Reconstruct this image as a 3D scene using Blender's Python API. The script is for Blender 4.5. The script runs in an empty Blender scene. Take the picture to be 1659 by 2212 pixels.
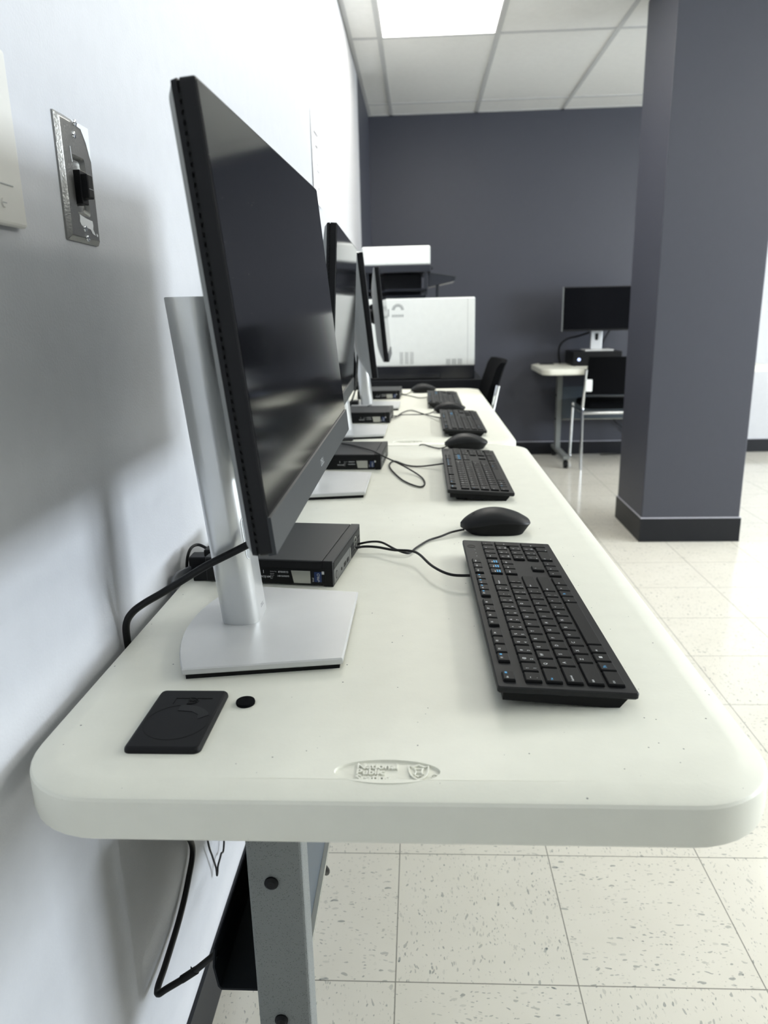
import bpy, bmesh, math, random
from mathutils import Vector, Matrix
random.seed(7)
C = bpy.context.scene.collection
PI = math.pi
ZT = 0.737                                    # table top height

# ------------------------------------------------------------------ materials
def lin(c):
    return tuple(((v / 255) / 12.92 if v / 255 <= 0.04045 else ((v / 255 + 0.055) / 1.055) ** 2.4) for v in c) + (1,)

def mat(name, rgb, rough=0.5, metal=0.0, spec=0.5, bump=None, emit=None, speck=None):
    m = bpy.data.materials.new(name); m.use_nodes = True
    nt = m.node_tree; b = nt.nodes['Principled BSDF']
    b.inputs['Base Color'].default_value = lin(rgb)
    b.inputs['Roughness'].default_value = rough
    b.inputs['Metallic'].default_value = metal
    b.inputs['Specular IOR Level'].default_value = spec
    tc = nt.nodes.new('ShaderNodeTexCoord')
    # slight procedural variation of the base colour
    nz = nt.nodes.new('ShaderNodeTexNoise'); nz.inputs['Scale'].default_value = 35; nz.inputs['Detail'].default_value = 3
    nt.links.new(tc.outputs['Object'], nz.inputs['Vector'])
    mx = nt.nodes.new('ShaderNodeMix'); mx.data_type = 'RGBA'
    c = lin(rgb)
    mx.inputs[6].default_value = tuple(v * 0.96 for v in c[:3]) + (1,)
    mx.inputs[7].default_value = tuple(min(1, v * 1.04) for v in c[:3]) + (1,)
    nt.links.new(nz.outputs['Fac'], mx.inputs[0])
    last = mx.outputs[2]
    if speck:                                  # sparse specks: (scale, threshold, rgb, keep-probability)
        sc, th, col, keep = speck
        vo = nt.nodes.new('ShaderNodeTexVoronoi'); vo.inputs['Scale'].default_value = sc
        nt.links.new(tc.outputs['Object'], vo.inputs['Vector'])
        sep = nt.nodes.new('ShaderNodeSeparateColor'); nt.links.new(vo.outputs['Color'], sep.inputs[0])
        k = nt.nodes.new('ShaderNodeMath'); k.operation = 'LESS_THAN'; k.inputs[1].default_value = keep
        nt.links.new(sep.outputs[0], k.inputs[0])
        t = nt.nodes.new('ShaderNodeMath'); t.operation = 'MULTIPLY'; t.inputs[1].default_value = th
        nt.links.new(sep.outputs[1], t.inputs[0])
        l = nt.nodes.new('ShaderNodeMath'); l.operation = 'LESS_THAN'
        nt.links.new(vo.outputs['Distance'], l.inputs[0]); nt.links.new(t.outputs[0], l.inputs[1])
        a = nt.nodes.new('ShaderNodeMath'); a.operation = 'MULTIPLY'
        nt.links.new(k.outputs[0], a.inputs[0]); nt.links.new(l.outputs[0], a.inputs[1])
        m2 = nt.nodes.new('ShaderNodeMix'); m2.data_type = 'RGBA'
        nt.links.new(a.outputs[0], m2.inputs[0]); nt.links.new(last, m2.inputs[6]); m2.inputs[7].default_value = lin(col)
        last = m2.outputs[2]
    nt.links.new(last, b.inputs['Base Color'])
    if bump:
        sc, st = bump
        n2 = nt.nodes.new('ShaderNodeTexNoise'); n2.inputs['Scale'].default_value = sc; n2.inputs['Detail'].default_value = 4
        nt.links.new(tc.outputs['Object'], n2.inputs['Vector'])
        bp = nt.nodes.new('ShaderNodeBump'); bp.inputs['Strength'].default_value = st; bp.inputs['Distance'].default_value = 0.002
        nt.links.new(n2.outputs['Fac'], bp.inputs['Height']); nt.links.new(bp.outputs[0], b.inputs['Normal'])
    if emit:
        b.inputs['Emission Color'].default_value = lin(emit[0]); b.inputs['Emission Strength'].default_value = emit[1]
    return m

M = dict(
    wall=mat('white_wall_paint', (199, 201, 206), 0.6, bump=(330, 0.22)),
    navy=mat('dark_slate_paint', (66, 68, 78), 0.5, bump=(160, 0.2)),
    base=mat('black_vinyl_base', (26, 28, 33), 0.45, spec=0.3),
    cove=mat('base_top_edge', (185, 185, 195), 0.4),
    tile=mat('ceiling_tile', (234, 234, 231), 0.9, bump=(300, 0.4)),
    tee=mat('ceiling_grid_metal', (200, 201, 200), 0.5),
    lamp=mat('lamp_diffuser', (255, 255, 255), 0.5, emit=((255, 251, 241), 11.5)),
    lampframe=mat('lamp_frame', (235, 235, 235), 0.4),
    table=mat('molded_plastic', (236, 236, 224), 0.42, spec=0.4, bump=(220, 0.06), speck=(110, 0.10, (105, 107, 104), 0.30)),
    powder=mat('grey_powder_coat', (126, 130, 129), 0.5, bump=(700, 0.5), speck=(900, 0.5, (88, 92, 92), 0.35)),
    slate=mat('blue_grey_steel', (70, 80, 90), 0.45),
    trough=mat('dark_trough', (20, 25, 31), 0.6, spec=0.25),
    black=mat('black_plastic', (11, 12, 15), 0.5, spec=0.25),
    black2=mat('black_matte_plastic', (11, 12, 14), 0.6, spec=0.25),
    key=mat('key_plastic', (14, 15, 17), 0.5, spec=0.25),
    kbp=mat('keyboard_plate', (30, 31, 33), 0.5, spec=0.28),
    legend=mat('key_legend_white', (205, 208, 210), 0.5),
    legblue=mat('key_legend_blue', (70, 160, 215), 0.5),
    rubber=mat('black_rubber', (8, 9, 10), 0.55, spec=0.25),
    cable=mat('cable_jacket', (12, 13, 15), 0.42, spec=0.3),
    greycable=mat('grey_flat_cable', (112, 114, 120), 0.3),
    silver=mat('silver_paint', (222, 224, 225), 0.32, metal=0.7),
    silverbase=mat('silver_base_paint', (208, 209, 209), 0.45, metal=0.35),
    alum=mat('white_silver_plastic', (214, 217, 220), 0.35, metal=0.3),
    monback=mat('monitor_back_grey', (136, 138, 137), 0.45),
    chin=mat('bezel_chin', (52, 55, 58), 0.42, spec=0.35),
    bezel=mat('bezel_black', (13, 14, 17), 0.45, spec=0.3),
    screen=mat('screen_glass', (13, 14, 17), 0.10, spec=0.5, speck=(420, 0.16, (150, 150, 145), 0.055)),
    pctop=mat('computer_top', (46, 47, 48), 0.5, spec=0.3),
    pcside=mat('computer_side', (8, 9, 12), 0.4, spec=0.25),
    pcfront=mat('computer_front', (84, 85, 84), 0.45),
    label=mat('label_black_gloss', (4, 5, 9), 0.3, spec=0.25),
    print=mat('label_print', (200, 203, 205), 0.5),
    tag=mat('silver_tag', (185, 186, 180), 0.25, metal=0.6),
    blue=mat('label_blue', (9, 42, 92), 0.3),
    steel=mat('brushed_steel', (150, 150, 148), 0.3, metal=0.95, bump=(500, 0.15)),
    chrome=mat('chrome', (225, 228, 232), 0.12, metal=1.0),
    cream=mat('cream_cover', (214, 213, 208), 0.5),
    paintflake=mat('white_paint_flake', (226, 228, 232), 0.6),
    paper=mat('white_paper', (246, 246, 247), 0.8),
    ink=mat('printed_ink', (120, 120, 128), 0.8),
    pwhite=mat('printer_white', (236, 239, 238), 0.45),
    pvent=mat('printer_vent', (160, 164, 165), 0.6),
    pdark=mat('printer_dark', (40, 43, 52), 0.4),
    pdark2=mat('printer_glossy_dark', (22, 25, 34), 0.2),
    fabric=mat('black_fabric', (6, 7, 10), 0.9, spec=0.1, bump=(900, 0.4)),
    foam=mat('black_felt', (15, 16, 18), 0.95, spec=0.1, bump=(1500, 0.8)),
    led=mat('power_light', (190, 205, 240), 0.4, emit=((190, 205, 255), 1.5)),
)

def floor_material():
    m = bpy.data.materials.new('vinyl_tile_floor'); m.use_nodes = True
    nt = m.node_tree; N = nt.nodes; L = nt.links; b = N['Principled BSDF']
    geo = N.new('ShaderNodeNewGeometry')
    mp = N.new('ShaderNodeMapping'); mp.vector_type = 'TEXTURE'
    mp.inputs['Location'].default_value = (-0.0537, 0.9904, 0); mp.inputs['Rotation'].default_value = (0, 0, 0.0049)
    mp.inputs['Scale'].default_value = (0.3048, 0.3048, 1)
    L.new(geo.outputs['Position'], mp.inputs['Vector'])
    def math_(op, a, b_=None):
        n = N.new('ShaderNodeMath'); n.operation = op
        for i, v in enumerate((a, b_)):
            if v is None: continue
            if isinstance(v, (int, float)): n.inputs[i].default_value = v
            else: L.new(v, n.inputs[i])
        return n.outputs[0]
    sp = N.new('ShaderNodeSeparateXYZ'); L.new(mp.outputs[0], sp.inputs[0])
    fx = math_('FLOOR', sp.outputs[0]); fy = math_('FLOOR', sp.outputs[1])
    par = math_('MODULO', math_('ABSOLUTE', math_('ADD', fx, fy)), 2)      # 0/1: grain turns from tile to tile
    gx = math_('ABSOLUTE', math_('SUBTRACT', math_('FRACT', sp.outputs[0]), 0.5))
    gy = math_('ABSOLUTE', math_('SUBTRACT', math_('FRACT', sp.outputs[1]), 0.5))
    seam = math_('GREATER_THAN', math_('MAXIMUM', gx, gy), 0.4965)
    def flecks(sx, sy, th, keep, off):
        m2 = N.new('ShaderNodeMapping'); m2.inputs['Scale'].default_value = (sx, sy, 1); m2.inputs['Location'].default_value = (off, off * .7, 0)
        nzv = N.new('ShaderNodeTexNoise'); nzv.inputs['Scale'].default_value = 30; L.new(geo.outputs['Position'], nzv.inputs['Vector'])
        ad = N.new('ShaderNodeVectorMath'); ad.operation = 'MULTIPLY_ADD'
        L.new(nzv.outputs['Color'], ad.inputs[0]); ad.inputs[1].default_value = (.02, .02, 0); L.new(geo.outputs['Position'], ad.inputs[2])
        L.new(ad.outputs[0], m2.inputs['Vector'])
        vo = N.new('ShaderNodeTexVoronoi'); vo.voronoi_dimensions = '2D'; vo.inputs['Scale'].default_value = 1
        L.new(m2.outputs[0], vo.inputs['Vector'])
        sc = N.new('ShaderNodeSeparateColor'); L.new(vo.outputs['Color'], sc.inputs[0])
        inside = math_('LESS_THAN', vo.outputs['Distance'], math_('MULTIPLY', sc.outputs[1], th))
        kept = math_('LESS_THAN', sc.outputs[0], keep)
        return math_('MULTIPLY', math_('MULTIPLY', inside, kept), math_('ADD', math_('MULTIPLY', sc.outputs[2], 0.6), 0.05))
    def two(a, b_, th, keep, off):
        A = flecks(a, b_, th, keep, off); B = flecks(b_, a, th, keep, off + 3.3)
        return math_('ADD', math_('MULTIPLY', A, par), math_('MULTIPLY', B, math_('SUBTRACT', 1, par)))
    f = math_('MINIMUM', math_('ADD', two(60, 150, .40, .16, 0), math_('ADD', two(110, 300, .4, .22, 9), two(160, 210, .3, .10, 5))), 1)
    nz = N.new('ShaderNodeTexNoise'); nz.inputs['Scale'].default_value = 9; nz.inputs['Detail'].default_value = 6; L.new(geo.outputs['Position'], nz.inputs['Vector'])
    mx = N.new('ShaderNodeMix'); mx.data_type = 'RGBA'; L.new(nz.outputs['Fac'], mx.inputs[0])
    mx.inputs[6].default_value = lin((214, 211, 200)); mx.inputs[7].default_value = lin((224, 221, 211))
    m3 = N.new('ShaderNodeMix'); m3.data_type = 'RGBA'; L.new(f, m3.inputs[0]); L.new(mx.outputs[2], m3.inputs[6]); m3.inputs[7].default_value = lin((112, 118, 118))
    m4 = N.new('ShaderNodeMix'); m4.data_type = 'RGBA'; L.new(math_('MULTIPLY', seam, .75), m4.inputs[0]); L.new(m3.outputs[2], m4.inputs[6]); m4.inputs[7].default_value = lin((96, 95, 88))
    L.new(m4.outputs[2], b.inputs['Base Color'])
    b.inputs['Roughness'].default_value = 0.13; b.inputs['Specular IOR Level'].default_value = 0.5
    return m
M['floor'] = floor_material()

# ------------------------------------------------------------------ object helpers
def obj(name, bm, m, parent=None, smooth=False, angle=40):
    me = bpy.data.meshes.new(name)
    bmesh.ops.recalc_face_normals(bm, faces=bm.faces)
    bm.to_mesh(me); bm.free()
    for mm in (m if isinstance(m, (list, tuple)) else [m]): me.materials.append(mm)
    if smooth:
        for p in me.polygons: p.use_smooth = True
        try: me.set_sharp_from_angle(angle=math.radians(angle))
        except Exception: pass
    o = bpy.data.objects.new(name, me); C.objects.link(o)
    if parent: o.parent = parent
    return o
def thing(name, label, cat, loc=(0, 0, 0), rot=(0, 0, 0), group=None):
    o = bpy.data.objects.new(name, None); C.objects.link(o)
    o.empty_display_size = 0.05
    o.location = loc; o.rotation_euler = rot; o['label'] = label; o['category'] = cat
    if group: o['group'] = group
    return o
def tag(o, label, cat, group=None):
    o['label'] = label; o['category'] = cat
    if group: o['group'] = group
    return o
def struct(name, bm, m, parent=None):
    o = obj(name, bm, m, parent)
    o['kind'] = 'structure'
    return o
def dup(root, loc, rot=None, label=None):
    r = root.copy(); C.objects.link(r); r.location = loc
    if rot: r.rotation_euler = rot
    if label: r['label'] = label
    def rec(src, dst):
        for ch in src.children:
            c = ch.copy(); C.objects.link(c); c.parent = dst
            rec(ch, c)
    rec(root, r)
    return r

def merge(bm, t, mi=0, mtx=None):
    if mtx: bmesh.ops.transform(t, matrix=mtx, verts=t.verts)
    me = bpy.data.meshes.new('tmp')
    for f in t.faces: f.material_index = mi
    t.to_mesh(me); t.free(); bm.from_mesh(me); bpy.data.meshes.remove(me)
def box(bm, x0, x1, y0, y1, z0, z1, r=0, seg=2, mi=0, mtx=None):
    t = bmesh.new(); bmesh.ops.create_cube(t, size=1)
    for v in t.verts:
        v.co = Vector((x0 + (v.co.x + .5) * (x1 - x0), y0 + (v.co.y + .5) * (y1 - y0), z0 + (v.co.z + .5) * (z1 - z0)))
    if r: bmesh.ops.bevel(t, geom=t.edges[:], offset=r, segments=seg, profile=.5, affect='EDGES')
    merge(bm, t, mi, mtx)
def rrect(x0, x1, y0, y1, r, seg=6, d=0):
    r2 = max(r - d, 1e-5); pts = []
    x0 += d; x1 -= d; y0 += d; y1 -= d
    for cx, cy, a in ((x1 - r2, y1 - r2, 0), (x0 + r2, y1 - r2, 90), (x0 + r2, y0 + r2, 180), (x1 - r2, y0 + r2, 270)):
        for i in range(seg + 1):
            t = math.radians(a + 90 * i / seg); pts.append((cx + r2 * math.cos(t), cy + r2 * math.sin(t)))
    return pts
def loft(bm, rings, cap0=True, cap1=True, mi=0, mtx=None):
    t = bmesh.new(); vs = [[t.verts.new(p) for p in ring] for ring in rings]; n = len(rings[0])
    for a, b in zip(vs, vs[1:]):
        for i in range(n): t.faces.new((a[i], a[(i + 1) % n], b[(i + 1) % n], b[i]))
    if cap0: t.faces.new(vs[0][::-1])
    if cap1: t.faces.new(vs[-1])
    merge(bm, t, mi, mtx)
def plate(bm, pts2, z0, z1, bev=0, mi=0, mtx=None, offs=None):
    """prism of a 2-D outline along z; offs(d) gives the outline inset by d for a bevelled top"""
    rings = [[(x, y, z0) for x, y in pts2]]
    if bev and offs:
        rings += [[(x, y, z1 - bev) for x, y in pts2]]
        for k in (1, 2, 3):
            a = PI / 2 * k / 3
            rings.append([(x, y, z1 - bev + bev * math.sin(a)) for x, y in offs(bev * (1 - math.cos(a)))])
    else: rings.append([(x, y, z1) for x, y in pts2])
    loft(bm, rings, mi=mi, mtx=mtx)
def cyl(bm, p0, p1, r0, r1=None, n=24, mi=0):
    r1 = r0 if r1 is None else r1
    p0 = Vector(p0); p1 = Vector(p1); d = (p1 - p0).normalized()
    q = d.to_track_quat('Z', 'Y').to_matrix()
    ring = lambda p, r: [p + q @ Vector((r * math.cos(2 * PI * i / n), r * math.sin(2 * PI * i / n), 0)) for i in range(n)]
    loft(bm, [ring(p0, r0), ring(p1, r1)], mi=mi)
def spline(pts, k=8):
    pts = [Vector(p) for p in pts]; out = []
    for i in range(len(pts) - 1):
        a = pts[max(i - 1, 0)]; b = pts[i]; c = pts[i + 1]; d = pts[min(i + 2, len(pts) - 1)]
        for j in range(k):
            t = j / k
            out.append(.5 * ((2 * b) + (c - a) * t + (2 * a - 5 * b + 4 * c - d) * t * t + (3 * b - a - 3 * c + d) * t ** 3))
    out.append(pts[-1]); return out
def tube(bm, pts, r, n=10, smooth=True, k=8, mi=0, rz=None):
    P = spline(pts, k) if smooth else [Vector(p) for p in pts]
    rings = []; up = None
    for i, p in enumerate(P):
        d = (P[min(i + 1, len(P) - 1)] - P[max(i - 1, 0)])
        if d.length < 1e-9: continue
        d.normalize()
        if up is None: up = Vector((0, 0, 1)) if abs(d.z) < .9 else Vector((1, 0, 0))
        s = d.cross(up).normalized(); up = s.cross(d).normalized()
        rings.append([p + s * (r * math.cos(2 * PI * j / n)) + up * ((rz or r) * math.sin(2 * PI * j / n)) for j in range(n)])
    loft(bm, rings, mi=mi)
def text_bm(s, size, extr=0.0, off=0.0, align='LEFT', shear=0.0):
    cu = bpy.data.curves.new('txt', 'FONT'); cu.body = s; cu.size = size; cu.extrude = extr; cu.offset = off
    cu.align_x = align; cu.resolution_u = 3; cu.shear = shear
    o = bpy.data.objects.new('txt', cu); C.objects.link(o)
    dg = bpy.context.evaluated_depsgraph_get(); dg.update()
    me = bpy.data.meshes.new_from_object(o.evaluated_get(dg))
    bm = bmesh.new(); bm.from_mesh(me)
    bpy.data.objects.remove(o); bpy.data.curves.remove(cu); bpy.data.meshes.remove(me)
    return bm
def frame(origin, ex, ey):
    ex = Vector(ex).normalized(); ey = Vector(ey).normalized(); ez = ex.cross(ey)
    m = Matrix((ex, ey, ez)).transposed().to_4x4(); m.translation = Vector(origin); return m
def put_text(bm, s, size, origin, ex, ey, mi=0, **kw):
    merge(bm, text_bm(s, size, **kw), mi, frame(origin, ex, ey))
def ring_bm(bm, c, ex, ey, r0, r1, h, mi=0, n=32, sy=1.0):
    mtx = frame(c, ex, ey); t = bmesh.new()
    def rg(r, z): return [t.verts.new((r * math.cos(2 * PI * i / n), sy * r * math.sin(2 * PI * i / n), z)) for i in range(n)]
    A, B, D, E = rg(r0, 0), rg(r0, h), rg(r1, h), rg(r1, 0)
    for p, q in ((A, B), (B, D), (D, E)):
        for i in range(n): t.faces.new((p[i], p[(i + 1) % n], q[(i + 1) % n], q[i]))
    merge(bm, t, mi, mtx)
def quad(bm, o, ex, ey, w, h, t=0.0003, mi=0):
    tb = bmesh.new()
    loft(tb, [[(0, 0, 0), (w, 0, 0), (w, h, 0), (0, h, 0)], [(0, 0, t), (w, 0, t), (w, h, t), (0, h, t)]])
    merge(bm, tb, mi, frame(o, ex, ey))

# ------------------------------------------------------------------ the room
def xw(y): return -0.3465 - 0.0028 * y        # the left wall runs very slightly off the table's line
YB, ZC, YF, XR = 5.70, 2.42, -4.2, 5.6
YE = 4.71                                      # the white paint of the left wall ends here
bm = bmesh.new(); box(bm, -0.55, XR + .1, YF - .1, YB + .2, -0.08, 0); struct('floor', bm, M['floor'])
bm = bmesh.new(); box(bm, -0.55, XR + .1, YF - .1, YB + .2, ZC, ZC + .06); struct('ceiling', bm, M['tile'])
def wall_strip(bm, y0, y1, z0, z1, t=0.12, out=0.0, mi=0):
    loft(bm, [[(xw(y0) + out, y0, z0), (xw(y1) + out, y1, z0), (xw(y1) + out - t, y1, z0), (xw(y0) + out - t, y0, z0)],
              [(xw(y0) + out, y0, z1), (xw(y1) + out, y1, z1), (xw(y1) + out - t, y1, z1), (xw(y0) + out - t, y0, z1)]], mi=mi)
bm = bmesh.new(); wall_strip(bm, YF, YE, 0, ZC - .014); wall_strip(bm, YE, YB, 0, ZC - .014, mi=1); wall_strip(bm, YF, YB, ZC - .014, ZC, mi=1)
struct('wall_left', bm, [M['wall'], M['navy']])
bm = bmesh.new(); box(bm, -0.55, 2.35, YB, YB + .12, 0, ZC); box(bm, 2.35, XR, YB, YB + .12, 0, ZC, mi=1)
struct('wall_back', bm, [M['navy'], M['wall']])
WY = [(.5, 1.8), (2.0, 3.3)]; WZ0, WZ1 = .75, 2.05            # two daylight windows in the right wall
bm = bmesh.new()
box(bm, XR, XR + .1, YF, YB, 0, WZ0); box(bm, XR, XR + .1, YF, YB, WZ1, ZC)
for a, b in ((YF, WY[0][0]), (WY[0][1], WY[1][0]), (WY[1][1], YB)): box(bm, XR, XR + .1, a, b, WZ0, WZ1)
struct('wall_right', bm, M['navy'])
for k, (a, b) in enumerate(WY):
    bm = bmesh.new()
    for z in (WZ0, WZ1 - .04): box(bm, XR + .02, XR + .08, a, b, z, z + .04)
    for y in (a, b - .04): box(bm, XR + .02, XR + .08, y, y + .04, WZ0, WZ1)
    box(bm, XR + .025, XR + .075, (a + b) / 2 - .02, (a + b) / 2 + .02, WZ0 + .04, WZ1 - .04)
    wf = struct('window_%d' % (k + 1), bm, M['lampframe'])
    bm = bmesh.new(); box(bm, XR - .05, XR + .02, a - .03, b + .03, WZ0 - .03, WZ0); struct('window_sill', bm, M['lampframe'], wf)
    ld = bpy.data.lights.new('daylight', 'AREA'); ld.shape = 'RECTANGLE'; ld.size = b - a; ld.size_y = WZ1 - WZ0
    ld.energy = 168; ld.color = (.85, .93, 1.0)
    lo_ = bpy.data.objects.new('daylight', ld); C.objects.link(lo_)
    lo_.location = (XR + .16, (a + b) / 2, (WZ0 + WZ1) / 2); lo_.rotation_euler = (PI / 2, 0, PI / 2)
bm = bmesh.new(); box(bm, -0.5, XR, YF - .1, YF, 0, ZC); struct('wall_front', bm, M['navy'])
def baseboard(name, segs):
    bm = bmesh.new()
    for f in segs: f(bm)
    return struct(name, bm, [M['base'], M['cove']])
baseboard('baseboard_left', [lambda b: wall_strip(b, YF, YB - .006, 0.0, .1, t=.006, out=.006)])
baseboard('baseboard_back', [lambda b: box(b, -0.354, XR, YB - .006, YB, 0, .098), lambda b: box(b, -0.354, XR, YB - .008, YB, .098, .102, mi=1)])
# square column
CX0, CX1, CY0, CY1 = 1.035, 1.49, 3.435, 3.875
bm = bmesh.new(); box(bm, CX0, CX1, CY0, CY1, 0, ZC, r=.004); o = struct('column', bm, M['navy'])
bm = bmesh.new(); box(bm, CX0 - .007, CX1 + .007, CY0 - .007, CY1 + .007, 0, .115, r=.002); box(bm, CX0 - .005, CX1 + .005, CY0 - .005, CY1 + .005, .115, .12, mi=1)
struct('baseboard_column', bm, [M['base'], M['cove']])
# ceiling grid: 24 mm tees, 2 x 4 ft cells, wall angle along the left and back walls
bm = bmesh.new()
GX = [-0.2 + .5915 * i for i in range(10)]; GY = [4.19 + 1.2192 * j for j in range(-6, 2)]
for x in GX: box(bm, x - .012, x + .012, YF, YB, ZC - .004, ZC + .001)
for y in GY: box(bm, -.38, XR, y - .012, y + .012, ZC - .0035, ZC + .001)
wall_strip(bm, YF, YB, ZC - .0025, ZC + .001, t=.05, out=.022)
box(bm, -.38, XR, YB - .022, YB + .01, ZC - .004, ZC + .001)
struct('trim_1', bm, M['tee'])

def ceiling_light(ix, iy, label):
    x0, x1, y0, y1 = GX[ix] + .012, GX[ix + 1] - .012, GY[iy] + .012, GY[iy + 1] - .012
    t = thing('ceiling_light', label, 'light', ((x0 + x1) / 2, (y0 + y1) / 2, ZC), group='ceiling light panels')
    a, b = (x1 - x0) / 2, (y1 - y0) / 2
    bm = bmesh.new(); box(bm, -a + .008, a - .008, -b + .008, b - .008, -.004, -.0005); obj('diffuser', bm, M['lamp'], t)
    bm = bmesh.new()
    for s in (-1, 1):
        box(bm, s * a - .004 - s * .004, s * a + .004 - s * .004, -b, b, -.006, 0); box(bm, -a + .008, a - .008, s * b - .004 - s * .004, s * b + .004 - s * .004, -.006, 0)
    obj('frame', bm, M['lampframe'], t)
ceiling_light(0, 5, 'bright white rectangular ceiling light panel above the far table')
LIGHTS = [(4, 3), (4, 5), (8, 3), (8, 5)]
for n_, (i, j) in enumerate(LIGHTS):
    ceiling_light(i, j, 'white rectangular ceiling light panel %s' % ['over the open floor beside the near table', 'beyond the column, right of the far table', 'near the right wall, level with the near table', 'near the right wall, level with the column'][n_])

# ------------------------------------------------------------------ training tables
def tabletop_bm(x0=-.334, x1=.275, y0=.474, y1=1.998, zt=ZT):
    R = .075; bm = bmesh.new(); seg = 10
    prof = [(.012, zt - .0445), (.005, zt - .043), (.001, zt - .039), (0, zt - .033), (0, zt - .010), (.0006, zt - .0065), (.0022, zt - .0042), (.0046, zt - .0030), (.021, zt - .0004), (.024, zt)]
    rings = [[(x, y, z) for x, y in rrect(x0, x1, y0, y1, R, seg, d)] for d, z in prof]
    loft(bm, rings, cap1=False)
    # top face with the oval badge recess cut into it
    t = bmesh.new()
    outer = [t.verts.new((x, y, zt)) for x, y in rrect(x0, x1, y0, y1, R, seg, .024)]
    ec, ea, eb, n = (-.0305, .5085), .042, .0155, 56
    el = [(ec[0] + ea * math.cos(2 * PI * i / n), ec[1] + eb * math.sin(2 * PI * i / n)) for i in range(n)]
    inner = [t.verts.new((x, y, zt)) for x, y in el]
    eds = [t.edges.new((L_[i], L_[(i + 1) % len(L_)])) for L_ in (outer, inner) for i in range(len(L_))]
    bmesh.ops.triangle_fill(t, use_beauty=True, edges=eds)
    lo = [t.verts.new((ec[0] + (x - ec[0]) * .985, ec[1] + (y - ec[1]) * .965, zt - .0020)) for x, y in el]
    for i in range(n): t.faces.new((inner[i], inner[(i + 1) % n], lo[(i + 1) % n], lo[i]))
    t.faces.new(lo)
    merge(bm, t)
    bmesh.ops.remove_doubles(bm, verts=bm.verts, dist=1e-5)
    return bm
def badge_bm(zt=ZT):
    bm = bmesh.new(); z = zt - .0020; ex, ey = (1, 0, 0), (0, 1, 0)
    for s, y in (('National', .5128), ('Public', .5052), ('Seating', .4976)):
        put_text(bm, s, .0096, (-.055, y, z), ex, ey, extr=.0017, off=.00026)
    sh = [(-.0085, .009), (-.0055, .0072), (0, .0105), (.0055, .0072), (.0085, .009), (.0082, .004), (.0078, 0), (.0066, -.004), (.004, -.0078), (0, -.0105), (-.004, -.0078), (-.0066, -.004), (-.0078, 0), (-.0082, .004)]
    c = (-.0055, .5085)
    loft(bm, [[(c[0] + x, c[1] + y, z) for x, y in sh], [(c[0] + x, c[1] + y, z + .0017) for x, y in sh], [(c[0] + x * .84, c[1] + y * .84, z + .0017) for x, y in sh], [(c[0] + x * .84, c[1] + y * .84, z + .0002) for x, y in sh]])
    for s in (-1, 1):                                       # the little stool emblem inside the shield
        tube(bm, [(c[0] + s * .0034, c[1] + .0055, z + .0010), (c[0] + s * .0022, c[1] + .0005, z + .0010), (c[0] + s * .0034, c[1] - .003, z + .0010)], .0008, n=6, k=3)
    for yy in (.0042, .0008, -.0006): box(bm, c[0] - .0026, c[0] + .0026, c[1] + yy - .0004, c[1] + yy + .0004, z, z + .0016)
    put_text(bm, 'NPS', .0032, (c[0], c[1] - .0062, z), ex, ey, extr=.0015, align='CENTER')
    rc = (.0068, .5030)
    ring_bm(bm, (rc[0], rc[1], z), ex, ey, .0023, .0029, .0016, n=20)
    put_text(bm, 'R', .0036, (rc[0], rc[1] - .0013, z), ex, ey, extr=.0015, align='CENTER')
    return bm
def grommet_bm(zt=ZT):
    bm = bmesh.new(); x0, x1, y0, y1 = -.2525, -.187, .529, .629
    plate(bm, rrect(x0, x1, y0, y1, .006), zt, zt + .005, bev=.0035, offs=lambda d: rrect(x0, x1, y0, y1, .006, 6, d))
    cx, cy, r = -.2195, .571, .0285; z = zt + .005
    ring_bm(bm, (cx, cy, z - .0001), (1, 0, 0), (0, 1, 0), r - .0004, r + .0003, .0003, mi=1, n=48)
    # notch for the cables at the far right of the lid
    a = [math.radians(v) for v in (100, 92, 82, 70, 58, 46, 34, 24)]
    nt = [(cx + r * math.cos(v), cy + r * math.sin(v)) for v in a]
    pts = nt + [(cx + .0175, cy + .0045), (cx + .0155, cy + .0118), (cx + .0085, cy + .0172), (nt[0][0], cy + .0185)]
    loft(bm, [[(x, y, z - .0002) for x, y in pts], [(x, y, z + .0003) for x, y in pts]], mi=2)
    pr = [(cx - .013, cy + .0405), (cx + .021, cy + .0405), (cx + .021, cy + .0412), (cx - .0137, cy + .0412), (cx - .0137, cy + .031), (cx - .013, cy + .031)]
    loft(bm, [[(x, y, z - .0002) for x, y in pr], [(x, y, z + .0004) for x, y in pr]], mi=1)
    sh = [(-.0065, .0052), (-.003, .0043), (0, .0062), (.003, .0043), (.0065, .0052), (.0058, -.001), (.003, -.0052), (0, -.0068), (-.003, -.0052), (-.0058, -.001)]
    tc = (cx + .004, cy + .036)
    sq = lambda k, zz: [(tc[0] - y * k * .62, tc[1] + x * k * .7, zz) for x, y in sh]
    loft(bm, [sq(1.35, z - .0001), sq(1.35, z + .0006), sq(1.12, z + .0006), sq(1.12, z + .0001)], mi=1)
    put_text(bm, 'NPS', .004, (tc[0] - .0028, tc[1] - .0015, z), (1, 0, 0), (0, 1, 0), mi=1, extr=.0005)
    return bm
def caster_bm(x, y):
    bm = bmesh.new()
    for s in (-1, 1): cyl(bm, (x, y + s * .006 - .006, .029), (x, y + s * .006 + .006, .029), .029, n=20)
    box(bm, x - .014, x + .014, y - .016, y + .016, .03, .054, r=.004)
    cyl(bm, (x, y, .05), (x, y, .066), .009)
    return bm
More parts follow.
